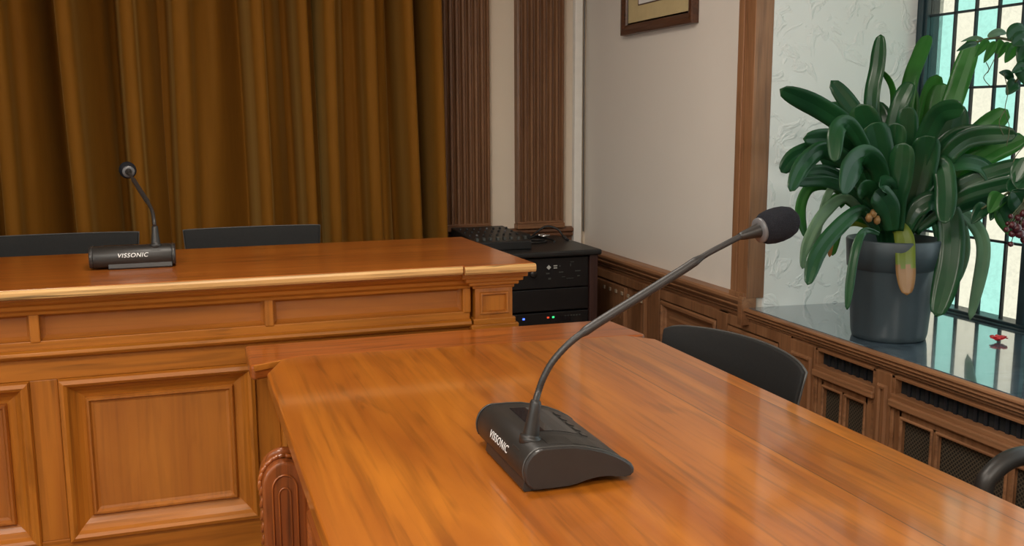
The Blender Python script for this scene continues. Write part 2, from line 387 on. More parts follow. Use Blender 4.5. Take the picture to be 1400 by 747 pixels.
# fluted pilasters on the back wall
def pilaster(x0, x1, label):
    t = thing('fluted_pilaster', label, 'pilaster', ((x0+x1)/2, YB, .79), 0, 'fluted pilasters on the back wall')
    n = 7; wd = (x1-x0-.016)/n; poly = [(x0, 0), (x0, .045), (x0+.008, .05)]
    for k in range(n):
        a = x0+.008+k*wd
        for j in range(7):
            q = j/6; poly.append((a+wd*(.20+.64*q), .05-.020*math.sin(PI*q)**.7))
        if k < n-1: poly += [(a+wd*.99, .05)]
    poly += [(x1-.008, .05), (x1, .045), (x1, 0)]
    MB().prism(poly, .825, ZC-.002, lambda u, v, w_: (u, YB-v, w_)).build('fluted_shaft', PINEP['z'], t)
    MB().box((x0-.004, YB-.056, .79), (x1+.004, YB, .815)).box((x0, YB-.05, .815), (x1, YB, .827)).build('base_block', PINE['x'], t, bevel=.003)
pilaster(1.232, 1.468, 'brown fluted wooden pilaster beside the mustard curtain')
pilaster(1.612, 1.862, 'brown fluted wooden pilaster beside the white corner casing')

# post at the window reveal
p = MB().box((1.955, 3.064, .685), (2.03, 3.165, ZC-.002)).box((1.948, 3.128, .685), (1.956, 3.165, ZC-.002))
struct(p.build('trim_3', PINE['z'], bevel=.003), 'tall brown wooden post between white wall and window reveal')
bx('plinth_block', (1.944, 3.07, .685), (1.956, 3.168, .705), PINE['z'], bpy.data.objects['trim_3'])

# dado cap: moulded shelf edge along the right wall
CAPP = [(0, .578), (.012, .578), (.018, .590), (.018, .602), (.030, .610), (.026, .618), (.040, .628), (.048, .640), (.044, .648), (.052, .656), (.058, .668), (.058, .680), (.050, .688), (0, .688)]
CAPP = [(p_, .688-(.688-q_)*.82) for p_, q_ in CAPP]
CY = 3.015
c1 = MB().sweep(CAPP, CY+.06, YB-.04, lambda p, q, w: (XR-.001-p, w, q))
struct(c1.build('trim_4', PINE['y'], bevel=.0015), 'moulded brown dado cap under the white wall')
CAPF = [(-.002, .538), (.016, .538), (.020, .552), (.020, .562), (.030, .570), (.026, .580), (.040, .590), (.036, .600), (.048, .612), (.044, .622), (.054, .634), (.052, .644), (.042, .650), (-.002, .650)]
CAPF = [(p_, .650-(.650-q_)*.60) for p_, q_ in CAPF]
c2 = MB().sweep(CAPF, WY0-1.2, CY+.075, lambda p, q, w: (XR-.001-p, w, q))
c2.box((XR-.062, CY+.05, .585), (XR+.0, CY+.078, .692))
struct(c2.build('trim_5', PINE['y'], bevel=.0015), 'moulded brown front edge of the marble window ledge')
struct(MB().prism([(XR-.036, WY0), (2.66, WY0), (2.66, 3.004), (2.59, 3.004), (XR+.03, WY1-.014), (XR-.036, WY1-.014)], SILL-.028, SILL+.002, lambda u, v, w: (u, v, w)).build('windowsill', MARBLE, bevel=.003), 'glossy blue grey marble window ledge')
#, (XR-.036, WY0, SILL-.028), (2.66, WY1-.08, SILL+.002), MARBLE, bevel=.003), 'glossy blue grey marble window ledge')

# wainscot below the cap: far panelled part
wz0 = 0.0
wn = MB().box((XR-.012, 2.86, wz0), (XR-.001, YB-.05, .60))
for y0, y1 in ((3.78, 3.86), (3.22, 3.29), (2.80, 2.87), (4.55, 4.62)): wn.box((XR-.03, y0, wz0), (XR-.001, y1, .60))
wn.box((XR-.028, 2.80, .56), (XR-.001, 4.62, .60)).box((XR-.028, 2.80, 0), (XR-.001, 4.62, .10))
PR = [(0, .026), (.006, .034), (.016, .034), (.022, .026), (.030, .020), (.034, .0135)]
wn.box((XR-.03, WY0-1.2, 0), (XR-.001, 1.583, .60))
wnO = struct(wn.build('baseboard_right', PINE['z'], bevel=.002), 'brown panelled wainscot under the white wall')
for y0, y1 in ((3.30, 3.77), (2.88, 3.21)):
    MB().frame(y0, y1, .11, .555, PR, YZ(XR), 0, True).frame(y0+.06, y1-.06, .17, .495, [(0, .0140), (.008, .020), (.02, .020)], YZ(XR), 0, True).build('panel', PINE['y'], wnO)
vb = MB().box((XR-.034, 3.92, .02), (XR-.012, 4.02, .55)).box((XR-.034, 4.13, .02), (XR-.012, 4.5, .55)).build('plain_board', PINE['z'], wnO, bevel=.003)
ht = MB()
for k in range(7): ht.box((XR-.042, 3.93+.085*k*.8, .512), (XR-.034, 3.95+.085*k*.8, .530))
ht.build('dentil_strip', plain('pale_putty_paint', (.33, .25, .17), .6), wnO, bevel=.003)

# narrow fluted strip between wainscot and radiator covers
def strip(y0, y1, label):
    t = thing('panelled_strip', label, 'pilaster', (XR-.02, (y0+y1)/2, 0), 0, 'narrow wooden strips between the radiator covers')
    MB().box((XR-.036, y0, 0), (XR-.001, y1, .594)).build('strip_board', PINE['z'], t, bevel=.002)
    MB().frame(y0+.012, y1-.012, .08, .555, [(0, .036), (.006, .043), (.012, .043), (.016, .036)], YZ(XR-.001), 0).build('raised_moulding', PINE['z'], t)
strip(2.655, 2.795, 'wooden strip with moulded edge left of the first radiator cover')
strip(2.285, 2.355, 'narrow wooden strip between the two lattice radiator covers')

def radiator_cover(y0, y1, label, bars=None):
    t = thing('radiator_cover', label, 'radiator cover', (XR-.02, (y0+y1)/2, 0), 0, 'lattice radiator covers under the window ledge')
    X0, X1 = XR-.034, XR-.004
    f = MB().box((X0, y0, 0), (X1, y0+.014, .594)).box((X0, y1-.014, 0), (X1, y1, .594)).box((X0, y0, .584), (X1, y1, .594)).box((X0, y0, 0), (X1, y1, .06))
    f.build('outer_frame', PINE['y'], t, bevel=.002)
    MB().box((X0-.006, y0, .514), (X1, y1, .538)).box((X0-.013, y0, .500), (X1, y1, .522)).build('middle_rail', PINE['y'], t, bevel=.004)
    bx('vent_slot', (X1-.006, y0+.012, .534), (X1-.002, y1-.012, .588), HOLE, t, 0)
    g = MB(); k = y0+.03
    while k < y1-.03: g.box((X1-.012, k, .535), (X1-.006, k+.012, .586)); k += .036
    g.build('vent_grille', plain('slate_fin_'+str(round(y0, 1)), (.007, .010, .014), .5), t)
    dr = MB(); a, b = y0+.034, y1-.034; mid = (a+b)/2; bars = bars or [mid]
    for u0, u1, v0, v1 in ((a-.018, a+.012, .06, .499), (b-.012, b+.018, .06, .499), *[(q_-.011, q_+.011,   .08, .480) for q_ in bars], (a, b, .470, .499), (a, b, .06, .11)):
        dr.box((X0+.004, u0, v0), (X1-.003, u1, v1))
    D = dr.build('lattice_door', PINE['z'], t, bevel=.002)
    cuts = [a+.001]+bars+[b-.001]
    for u0, u1 in [(p_+.011, q_-.011) for p_, q_ in zip(cuts, cuts[1:])]:
        bx('woven_lattice', (X1-.012, u0, .11), (X1-.008, u1, .471), MESH, D, 0)
        MB().frame(u0-.006, u1+.006, .104, .477, [(0, .030), (.003, .034), (.007, .034), (.010, .028)], YZ(XR-.002), 0).build('bead', PINE['y'], D)
    MB().lathe([(.004, 0), (.004, .01), (.009, .014), (.010, .02), (.005, .026), (0, .027)], (X0+.004, bars[-1], .16), 14, 0, (-1, 0, 0)).build('knob', BRASSM, D)
BRASSM = plain('dull_brass', (.25, .16, .05), .35, 1)
radiator_cover(2.355, 2.655, 'lattice radiator cover just right of the black chair back')
radiator_cover(1.585, 2.285, 'wide lattice radiator cover under the window, behind the arm loop', [1.84, 2.105])

# ------------------------------------------------------------------ leaded window
WX = 2.62
wf = MB()
wf.box((WX-.018, 2.955, SILL), (WX+.04, 3.01, WZ1)).box((WX-.028, 2.968, SILL), (WX-.018, 2.985, WZ1)).box((WX-.03, WY0, SILL), (WX+.04, WY0+.05, WZ1))
wf.box((WX-.03, WY0, SILL), (WX+.04, 2.99, SILL+.018)).box((WX-.045, WY0, SILL), (WX+.04, 2.99, SILL+.008)).box((WX-.03, WY0, WZ1-.04), (WX+.04, 2.99, WZ1))
for Y in (2.44, 1.66, .88): wf.box((WX-.02, Y-.016, SILL), (WX+.02, Y+.016, WZ1))
win = struct(wf.build('window_1', IRON, bevel=.003), 'leaded window of cream and aqua panes behind the plants')
ycol = [2.955, 2.834] + [2.738-.1005*k for k in range(24)]
zrow = [.655, .928, 1.187, 1.447, 1.709, 1.97, 2.23, 2.36]
ld = MB()
for y in ycol[1:]: ld.box((WX-.006, y-.0042, .66), (WX+.006, y+.0042, WZ1-.02))
for z in zrow[1:-1]: ld.box((WX-.006, WY0+.03, z-.0042), (WX+.006, 2.96, z+.0042))
ld.build('lead_came', LEAD, win, bevel=.0015)
pn = MB()
for i in range(len(ycol)-1):
    for j in range(len(zrow)-1):
        pn.box((WX-.0015, ycol[i+1], zrow[j]), (WX+.0015, ycol[i], min(zrow[j+1], WZ1-.005)), 2 if i > 6 else (i+j) % 2)
pn.build('glass_panes', [CREAM, TEAL, PALE], win)

# ------------------------------------------------------------------ panelled bench
bench = thing('council_bench', 'long panelled honey oak bench with moulded front, in front of the mustard curtain', 'bench', (-.3, 3.0, 0))
BX0, BX1, BF, BB = -1.75, .935, 2.75, 3.24
# top slab, stepping forward over the end block
top = MB().prism([(BX0, 2.662), (.757, 2.662), (.757, 2.645), (.972, 2.645), (.945, 3.33), (BX0, 3.33)], .9025, .93, lambda u, v, w: (u, v, w))
top.build('bench_top', BENCHTOP, bench, bevel=.004)
nose = [(2.662, .9035), (2.654, .906), (2.651, .912), (2.651, .922), (2.655, .9275), (2.662, .929)]
MB().sweep(nose, BX0, .755, lambda p, q, w: (w, p, q)).sweep([(p-.017, q) for p, q in nose], .757, .972, lambda p, q, w: (w, p, q)).build('top_edge', OAKE['x'], bench, bevel=.001)
# mouldings under the top
cm = [(0, .850), (-.010, .850), (-.012, .858), (-.022, .866), (-.024, .876), (-.038, .884), (-.042, .892), (-.052, .894), (-.052, .9025), (0, .9025)]
MB().sweep([(2.745+p, q) for p, q in cm], BX0, .80, lambda p, q, w: (w, p, q)).build('cornice_moulding', OAK['x'], bench, bevel=.001)
core = MB().box((BX0, 2.785, 0), (.925, BB, .9025))
core.build('carcass', OAK['x'], bench)
# frieze
fz = MB().box((BX0, BF-.006, .848), (.80, 2.786, .858)).box((BX0, BF-.008, .752), (.80, 2.786, .779))
fz.build('frieze_rail', OAK['x'], bench, bevel=.002)
edges = [-1.56, -.975, -.378, .216, .790]
for x in edges: bx('frieze_stile', (x-.0125, BF-.012, .775), (x+.0125, 2.786, .852), OAK['z'], bench, .004)
for i in range(len(edges)-1):
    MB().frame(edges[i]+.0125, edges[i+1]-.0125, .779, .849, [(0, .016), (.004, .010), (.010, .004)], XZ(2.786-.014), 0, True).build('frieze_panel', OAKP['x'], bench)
lg = [(0, .728), (-.012, .732), (-.022, .737), (-.028, .744), (-.026, .752), (-.016, .757), (0, .757)]
MB().sweep([(BF+p, q) for p, q in lg], BX0, .80, lambda p, q, w: (w, p, q)).build('ledge_moulding', OAK['x'], bench, bevel=.001)
# lower panelling
st = MB().box((BX0, BF, .672), (BX1-.01, 2.786, .735)).box((BX0, BF, .10), (BX1-.01, 2.786, .225))
st.build('rail', OAK['x'], bench, bevel=.002)
pan = [(-1.745, -1.57), (-1.50, -.955), (-.92, -.402), (-.335, .172), (.235, .80)]
for k, (a, b) in enumerate(pan):
    if k: bx('stile', (pan[k-1][1], BF, .225), (a, 2.786, .672), OAK['z'], bench, .002)
    P = MB().frame(a, b, .215, .672, [(0, .036), (.004, .050), (.014, .054), (.022, .048), (.028, .036), (.040, .022), (.052, .014), (.0605, .011)], XZ(2.786), 0, smi=1)
    P.build('panel_moulding', [OAK['x'], OAK['z']], bench)
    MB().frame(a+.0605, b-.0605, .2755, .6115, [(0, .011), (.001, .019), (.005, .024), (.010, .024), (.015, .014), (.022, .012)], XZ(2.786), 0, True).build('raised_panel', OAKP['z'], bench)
bx('plinth', (BX0, BF-.012, 0), (BX1, 2.79, .11), OAK['x'], bench, .004)
# end block with its stepped capital and small sunk panel
eb = MB().box((.812, 2.728, .755), (.928, 2.80, .850))
BLK = eb.build('end_block', OAK['z'], bench, bevel=.0015)
cp = MB()
for k, (z0, z1, o) in enumerate(((.848, .860, .008), (.859, .872, .022), (.871, .885, .036), (.884, .9025, .050))):
    cp.box((.812-o, 2.728-o*.8, z0), (.928+o*.75, 2.80, z1))
cp.build('capital', OAK['x'], BLK, bevel=.003); cp = MB()
cp.box((.806, 2.722, .738), (.938, 2.80, .757)).box((.798, 2.716, .722), (.946, 2.80, .740))
cp.build('block_base', OAK['x'], BLK, bevel=.003)
MB().frame(.812, .928, .757, .850, [(.0, .002), (.013, .003), (.015, .009), (.020, .009), (.025, -.006), (.027, -.006)], XZ(2.7275), 0, True).build('sunk_panel', OAKP['z'], BLK)
bx('side_panel', (.924, 2.80, 0), (.94, BB, .9025), OAK['z'], bench, .002)
bx('pilaster_shaft', (.818, 2.732, .11), (.924, 2.80, .724), OAK['z'], bench, .003)

# ------------------------------------------------------------------ conference table
table = thing('conference_table', 'long polished orange brown wooden table with a cross board at its far end', 'table', (.69, 1.2, 0))
tp = MB().prism([(.170, -.55), (1.209, -.55), (1.209, 2.335), (1.150, 2.405), (.262, 2.470), (.215, 2.440), (.172, 2.318)], .716, .75, lambda u, v, w: (u, v, w))
tp.build('tabletop', TABLE, table, bevel=.004)
MB().prism([(.141, 2.645), (.139, 2.43), (.147, 2.416), (.262, 2.4705), (1.150, 2.4055), (1.207, 2.400), (1.215, 2.415), (1.200, 2.630)], .708, .748, lambda u, v, w: (u, v, w)).build('cross_board', TABX['x'], table, bevel=.009, bseg=3)
bx('apron', (.235, -.45, .62), (.262, 2.45, .716), TABX['y'], table, .003); bx('apron', (1.12, -.45, .62), (1.147, 2.40, .716), TABX['y'], table, .003)
MB().box((.20, 2.52, .62), (1.16, 2.56, .709)).build('end_apron', TABX['x'], table, bevel=.003)
for x, y in ((.27, 2.38), (1.09, 2.38), (.27, -.38), (1.09, -.38)):
    lp = [(.040, 0), (.045, .02), (.030, .05), (.026, .09), (.040, .14), (.045, .30), (.036, .44), (.030, .50), (.043, .53), (.045, .56)]
    MB().lathe(lp, (x, y, 0), 20).box((x-.046, y-.046, .555), (x+.046, y+.046, .716)).build('leg', TABX['z'], table, bevel=.002)
MB().prism([(.149, 2.4125), (.262, 2.4655), (.262, 2.4705), (.147, 2.4180)], .733, .7478, lambda u, v, w: (u, v, w)).build('edge_highlight', OAK['x'], table, bevel=.001)  # added lighter strip imitating the lit highlight on the cross board edge
# carved scroll bracket standing beside the long edge
def arch(cx, w, z0, z1, n=16):
    r = w/2; p = [(cx-r, z0)]
    for k in range(n+1):
        a = PI-PI*k/n; p.append((cx+r*math.cos(a), z1-.022-r*1.25+r*1.25*math.sin(a)))
    return p+[(cx+r, z0)]
SY = 1.98
br = MB().prism(arch(.172, .090, .30, .668), SY, SY+.10, lambda u, v, w: (u, w, v)).build('scroll_bracket', TABD['z'], table, bevel=.006, bseg=3)
def rim(mb, w, z1, r, y, z0=.31):
    pts = [(u, y, v) for u, v in arch(.172, w, z0, z1, 20)]; mb.tube(pts, r, 8)
q = MB(); rim(q, .050, .640, .0022, SY-.001); rim(q, .024, .612, .0018, SY-.001); q.build('incised_arch', TABX['z'], br)
cv = MB(); a = [(u, v) for u, v in arch(.172, .098, .30, .672, 26)]
line = catmull([(u, SY+.004, v) for u, v in a], 1)
for k, (u, v) in enumerate(a[:-8]):
    pass
zz = .31
while zz < .585:
    cv.lathe([(0, -.016), (.004, -.012), (.006, 0), (.004, .011), (0, .015)], (.1275, SY+.03, zz), 10, 0, (.25, -.25, 1)); zz += .027
for k in range(8):
    t = PI-PI*.66*k/7; u = .172+.048*math.cos(t); v = .590+.060*math.sin(t)
    cv.lathe([(0, -.014), (.004, -.010), (.0055, 0), (.004, .010), (0, .014)], (u, SY+.03, v), 10, 0, (math.sin(t), -.2, -math.cos(t)))
cv.build('carved_leaf_edge', TABX['z'], br)
MB().tube(catmull([(.140, SY+.05, .628), (.152, SY+.045, .648), (.172, SY+.04, .656), (.192, SY+.045, .650), (.200, SY+.05, .635)], 5), [.004+.006*math.sin(PI*k/20) for k in range(21)], 12).build('top_curl', TABD['x'], br)
MB().box((.175, SY+.02, .30), (.262, SY+.09, .640)).build('bracket_block', TABD['z'], br, bevel=.003)
MB().box((.215, 1.1, .22), (.236, SY+.02, .60)).frame(1.2, SY-.05, .27, .56, [(0, .0), (.006, .008), (.014, .008), (.02, 0)], lambda u, v, h: (.2155-h, u, v)).build('side_panel', TABX['y'], table, bevel=.002)

# ------------------------------------------------------------------ discussion microphones
def prof():
    """cross-section of the base: round towards the audience, tail towards the speaker (x, z)"""
    p = []
    for k in range(15):                                             # drum
        a = math.radians(232-150*k/14); p.append((.031+.031*math.cos(a), .0315+.0310*math.sin(a)))
    p += [(.058, .0618), (.082, .0602), (.108, .0548), (.132, .0482), (.154, .0392), (.171, .0300), (.180, .0235), (.1842, .0175), (.1838, .0120), (.179, .0082), (.172, .0070)]
    p += [(.158, .0090), (.140, .0115), (.122, .0118), (.104, .0095), (.088, .0060), (.074, .0042), (.045, .0040), (.020, .0050)]
    return p
def discussion_mic(label, loc, rz, neck, sc=(1, 1, 1), head=None):
    t = thing('discussion_microphone', label, 'microphone', loc, rz, 'discussion microphones'); t.scale = sc; PF = prof(); L = .23
    y0, y1 = -L/2, L/2; to = lambda u, v, w: (u, w, v)
    cen = (.07, .030)
    sh = lambda k, d: [(cen[0]+(u-cen[0])*k+0*d, cen[1]+(v-cen[1])*k) for u, v in PF]
    MB().prism(PF, y0+.010, y1-.010, to, 0, True).build('base_body', BLACKP, t, True, bevel=.0016)
    for a, b, c in ((y0, y0+.0085, -1), (y1-.0085, y1, 1)):
        n = len(PF); rings = [(1.0, b if c < 0 else a), (1.0, (a+.003) if c < 0 else (b-.003)), (.985, (a+.0012) if c < 0 else (b-.0012)), (.95, a if c < 0 else b)]
        e = MB(); vs = [(x, yy, z) for k, yy in rings for x, z in [(cen[0]+(u-cen[0])*k, cen[1]+(v-cen[1])*k) for u, v in PF]]
        fs = [[i*n+j, i*n+(j+1) % n, (i+1)*n+(j+1) % n, (i+1)*n+j] for i in range(3) for j in range(n)] + [list(range(n)), list(range(3*n, 4*n))]
        e.add(vs, fs); E_ = e.build('end_cap', BLACKD, t, True)
        MB().tube([(x*1.002, (y0+.0072) if c < 0 else (y1-.0072), z) for x, z in PF[2:26]], .0013, 8).build('edge_bead', BEAD, E_, True)
    MB().prism([(u*.97+.003, v*.97+.001) for u, v in PF], y0+.0078, y0+.0105, to).build('seam_groove', RUBBER, t, True)
    MB().prism([(u*.97+.003, v*.97+.001) for u, v in PF], y1-.0105, y1-.0078, to).build('seam_groove', RUBBER, t, True)
    MB().prism([(.004, 0), (.001, .004), (.004, .016), (.040, .016), (.075, .012), (.075, .004), (.072, 0)], y0+.010, y1-.050, to).build('foot_strip', BLACKD, t, True, bevel=.001)
    MB().box((.150, y0+.03, 0), (.166, y1-.03, .0135)).build('rear_foot', RUBBER, t, True, bevel=.002)
    # display window and its pale button row on the sloping face
    def onslope(x, lift):
        top = [(u, v) for u, v in PF[8:] if v > .012]; top.sort()
        for (a, za), (b, zb) in zip(top, top[1:]):
            if a <= x <= b: return za+(zb-za)*(x-a)/(b-a)+lift
        return .05
    def patch(xa, xb, ya, yb, lift, mb, mi=0, n=5):
        vs = []
        for i in range(n+1):
            x = xa+(xb-xa)*i/n; vs += [(x, ya, onslope(x, lift)), (x, yb, onslope(x, lift)), (x, yb, onslope(x, -.002)), (x, ya, onslope(x, -.002))]
        fs = [[4*i+k, 4*i+(k+1) % 4, 4*i+4+(k+1) % 4, 4*i+4+k] for i in range(n) for k in range(4)]+[[0, 1, 2, 3], [4*n+k for k in range(4)]]
        mb.add(vs, fs, mi)
    pw = MB(); patch(.050, .122, -.040, .078, .0008, pw); pw.build('display', LCD, t, True)
    for k in range(5):
        pb = MB(); patch(.128, .137, -.045+.026*k, -.045+.026*k+.014, .0016, pb); pb.build('button', BLACKD, t, True)
    sp = MB(); patch(.046, .150, -.098, -.058, .0006, sp); sp.build('speaker_panel', BLACKP, t, True)
    # neck socket on the drum
    nx, ny = .033, -L/2+.052
    MB().lathe([(.017, .052), (.0175, .062), (.0165, .0655), (.0125, .066), (.0125, .069), (.0122, .074), (.0094, .100), (.0088, .114), (.0072, .117), (.006, .1175)], (nx-.0125, ny, .001), 28, 0, (.17, 0, 1)).build('neck_socket', BLACKP, t, True)
    MB().prism([(-.022, 0), (.022, 0), (.014, .024), (-.014, .024)], .055, .0625, lambda u, v, w: (nx-.006-v*.9, ny+u, w-.012*(v/.024)**2)).build('socket_ramp', BLACKP, t, True, bevel=.002)
    inv = wm(t).inverted()
    pts = [Vector((nx+.0055, ny, .112))]+[inv @ Vector(p) for p in neck]
    pc = catmull(pts, 14); n = len(pc); ln = [0]
    for i in range(1, n): ln.append(ln[-1]+(pc[i]-pc[i-1]).length)
    T = ln[-1]; rad = []
    for i in range(n):
        s = ln[i]/T
        if s < .30: r = .0052+.00022*math.sin(i*2.2)
        elif s < .80: r = .0052+.0020*min(1, (s-.30)/.02)-.0006*(s-.3)
        else: r = max(.0046, .0066-.0022*(s-.80)/.03)
        rad.append(r)
    MB().tube(pc, rad, 16).build('gooseneck', RUBBER, t, True)
    e = pc[-1]; d = (pc[-1]-pc[-4]).normalized()
    if head: d = ((inv.to_3x3() @ (head[1]-head[0])).normalized()*.75+d*.25).normalized()
    H = MB().lathe([(.0048, -.004), (.0060, 0), (.0075, .010), (.0098, .026), (.0112, .036), (.0115, .040)], e, 24, 0, d).build('microphone_capsule', BLACKP, t, True)
    MB().lathe([(.0110, .034), (.0190, .0345), (.0195, .038), (.0185, .0415), (.011, .042)], e, 28, 0, d).build('light_ring', GREYRING, H, True)
    MB().lathe([(.011, .038), (.0205, .040), (.0245, .047), (.0268, .060), (.0270, .072), (.0255, .086), (.0215, .098), (.0140, .106), (.0060, .109), (0, .1095)], e, 32, 0, d).build('foam_windshield', FOAM, H, True)
    # lettering wrapped round the drum, facing the audience
    cu = bpy.data.curves.new('lettering', 'FONT'); cu.body = 'VISSONIC'; cu.size = .0172; cu.align_x = 'CENTER'; cu.extrude = 0; cu.shear = .25; cu.offset = 0; cu.space_character = 1.12
    tmp = bpy.data.objects.new('lettering', cu); C.objects.link(tmp); bpy.context.view_layer.update()
    me = bpy.data.meshes.new_from_object(tmp.evaluated_get(bpy.context.evaluated_depsgraph_get())); bpy.data.objects.remove(tmp); bpy.data.curves.remove(cu)
    bm = bmesh.new(); bm.from_mesh(me)
    bmesh.ops.subdivide_edges(bm, edges=[x for x in bm.edges if abs(x.verts[0].co.y-x.verts[1].co.y) > .004], cuts=3)
    bmesh.ops.solidify(bm, geom=bm.faces[:], thickness=.0004)
    for v in bm.verts:
        th = PI - (v.co.y-.0056+.0030)/.0314; r = .0314 + (.0002 if abs(v.co.z) < 1e-5 else -.0002) + .0001
        th = th - .0  # angle round the drum axis; PI faces the audience
        ang = PI - ((v.co.y-.0052)+.008)/.0314
        v.co = Vector((.031+r*math.cos(ang), -v.co.x, .0315+r*math.sin(ang)))
    bm.to_mesh(me); bm.free(); me.materials.clear(); me.materials.append(LOGO)
    o = bpy.data.objects.new('lettering', me); C.objects.link(o); o.parent = t
    return t
NEARY = 1.485
nk = [at_y(x, y, NEARY) for x, y in ((735.5, 538), (742.5, 518), (756, 494), (779, 469), (806, 449), (834, 431), (868, 410), (900, 390), (935, 368), (965, 348.5), (990, 335), (1013, 323))]
discussion_mic('grey black gooseneck microphone with white lettering standing on the near orange table', (.497, 1.540, .75), 0, nk, (1.06, 1.2, 1.17), (at_y(1040, 311, NEARY), at_y(1093, 298, NEARY)))
fb = Vector((-.138, 2.93, .93))
discussion_mic('smaller looking gooseneck microphone standing on the far bench before the curtain', (-.138, 2.925, .93), PI/2,
               [(-.076, 2.962, 1.06), (-.080, 3.00, 1.085), (-.092, 3.07, 1.105), (-.112, 3.16, 1.130), (-.132, 3.26, 1.155), (-.146, 3.34, 1.170), (-.152, 3.385, 1.176)])

# ------------------------------------------------------------------ chairs
def chair(label, loc, rz, width=.54, arms=False, zt=.78, group='black upholstered chairs', bow=.055, crown=.030, corner=.018, bx_=.20):
    t = thing('armchair' if arms else 'meeting_chair', label, 'chair', loc, rz, None if arms else group)
    n = 24; h = .34; rows = 10
    def backpt(i, j, off):
        u = -1+2*i/n; v = j/rows; z = zt-h+h*v
        z -= (crown*abs(u)**2.4+corner*(max(0, abs(u)-.72)/.28)**3)*v**2                                  # arched top edge
        wd = width/2*(1-.10*(1-v)*1.0)
        return (bx_+bow*(1-u*u)+.06*v+off, u*wd, z)
    b = MB()
    for i in range(n):
        for j in range(rows):
            q = [backpt(i, j, 0), backpt(i+1, j, 0), backpt(i+1, j+1, 0), backpt(i, j+1, 0)]
            b.add(q, [(0, 1, 2, 3)], 0, True)
    o = b.build('backrest', CHAIR, t, True)
    bm = bmesh.new(); bm.from_mesh(o.data); bmesh.ops.remove_doubles(bm, verts=bm.verts, dist=1e-5); bm.to_mesh(o.data); bm.free()
    q = o.modifiers.new('thickness', 'SOLIDIFY'); q.thickness = .014; q.offset = 0
    q = o.modifiers.new('soft_edges', 'BEVEL'); q.width = .005; q.segments = 3; q.limit_method = 'ANGLE'; q.angle_limit = math.radians(50)
    pts = [backpt(i, rows, .004) for i in range(n+1)]
    down = lambda i: [backpt(i, rows-j, .004) for j in range(0, rows+1)]
    MB().tube(down(0)[::-1][:-1]+pts+down(n)[1:], .0030, 8).build('edge_piping', CHAIRE, o, True)
    s = MB(); w2 = .22
    sp = [(-.22, -w2+.03), (-.19, -w2), (.17, -w2+.02), (.20, -w2+.05), (.20, w2-.05), (.17, w2-.02), (-.19, w2), (-.22, w2-.03)]
    s.prism(sp, .425, .47, lambda u, v, w: (u, v, w)); s.build('seat', CHAIR, t, True, bevel=.015, bseg=3)
    for x, y in ((-.17, -.18), (-.17, .18), (.15, -.17), (.15, .17)):
        MB().tube([(x, y, .43), (x*1.2, y*1.12, 0)], .0105, 12).build('leg', CHROME, t, True)
    MB().tube([(.14, -.10, .42), (.25, -.10, .45), (.255, -.10, .60)], .010, 10).build('back_bracket', CHROME, t, True)
    MB().tube([(.14, .10, .42), (.25, .10, .45), (.255, .10, .60)], .010, 10).build('back_bracket', CHROME, t, True)
    if arms:
        for s_ in (-1, 1):
            y = s_*.275
            MB().tube(catmull([(-.10, y*.8, .43), (-.215, y, .46), (-.224, y, .56), (-.223, y, .63), (-.205, y, .658), (-.165, y, .680), (-.10, y, .686), (.08, y, .686), (.20, y, .676), (.225, y*.95, .64)], 8), .019, 16).build('arm_loop', BLACKP, t, True)
    return t
chair('black chair with a curved back tucked against the right side of the orange table', (1.045, 2.075, 0), math.radians(9), zt=.789, crown=.014, corner=.010)
chair('black chair back behind the bench, to the left of the far microphone', (-.445, 3.66, .15), PI/2, .575, bow=.012, crown=.002, corner=0)
chair('black chair back behind the bench, to the right of the far microphone', (.262, 3.66, .15), PI/2, .52, bow=.012, crown=.002, corner=0)
chair('black armchair with a rounded loop arm at the right edge by the lattice', (1.68, 1.145, 0), 0, arms=True, bow=.03, bx_=.15)

# ------------------------------------------------------------------ curtain
cur = thing('curtain', 'mustard brown velvet curtain hanging in deep folds on the back wall', 'curtain', (-.3, 4.52, .12))
folds = [-1.9, -1.62, -1.40, -1.13, -.92, -.69, -.452, -.209, .005, .294, .50, .628, .80, .972, 1.105, 1.205]
dep = [.9, 1, .8, 1, .9, .8, 1.2, 1, .55, 1, .7, .9, .45, .8, .9, .5]
rows = 26; Z0, Z1 = .16, 2.70
def plan(v):
    """one horizontal section of the cloth; v 0 at the hem, 1 at the heading"""
    P = []
    for i in range(len(folds)-1):
        a, b = folds[i], folds[i+1]; w_ = b-a; dd = dep[i]*(.80+.20*v)
        lean = (.030*math.sin(i*2.1+.7)+.018)*(1-v)+.012*math.sin(3.2*v+i*1.3)*(1-v)
        if i == len(folds)-2: lean = .03*(1-v)-.01*v
        if i == len(folds)-3: lean = .05*(1-v)-.02*v
        a += lean
        P += [(a-.046, .116*dd), (a-.020, .118*dd), (a-.006, .05*dd), (a+.002, -.050*dd), (a+.016, -.104*dd), (a+.036+w_*.10, -.108*dd), (a+w_*.34, -.030*dd+.012*math.sin(i*5)), (a+w_*.52, .010*dd+.018*math.sin(i*3+3*v)), (a+w_*.68, .060*dd)]
    P.append((folds[-1]+.012*(1-v), .05))
    return catmull([(x, y, 0) for x, y in P], 5)
mbc = MB(); grid = []
for r in range(rows+1):
    v = r/rows; z = Z0+(Z1-Z0)*v
    grid.append([Vector((p.x, 4.490+p.y*1.42, z)) for p in plan(v)])
nc = len(grid[0]); vs = [p for row in grid for p in row]
mbc.add(vs, [[r*nc+k, r*nc+k+1, (r+1)*nc+k+1, (r+1)*nc+k] for r in range(rows) for k in range(nc-1)], 0, True)
mbc.build('drape', VELVET, cur, solid=.003)
rod = MB().tube([(-2.0, 4.49, 2.72), (1.22, 4.49, 2.72)], .014, 16)
rod.build('curtain_rod', PINED['x'], cur)
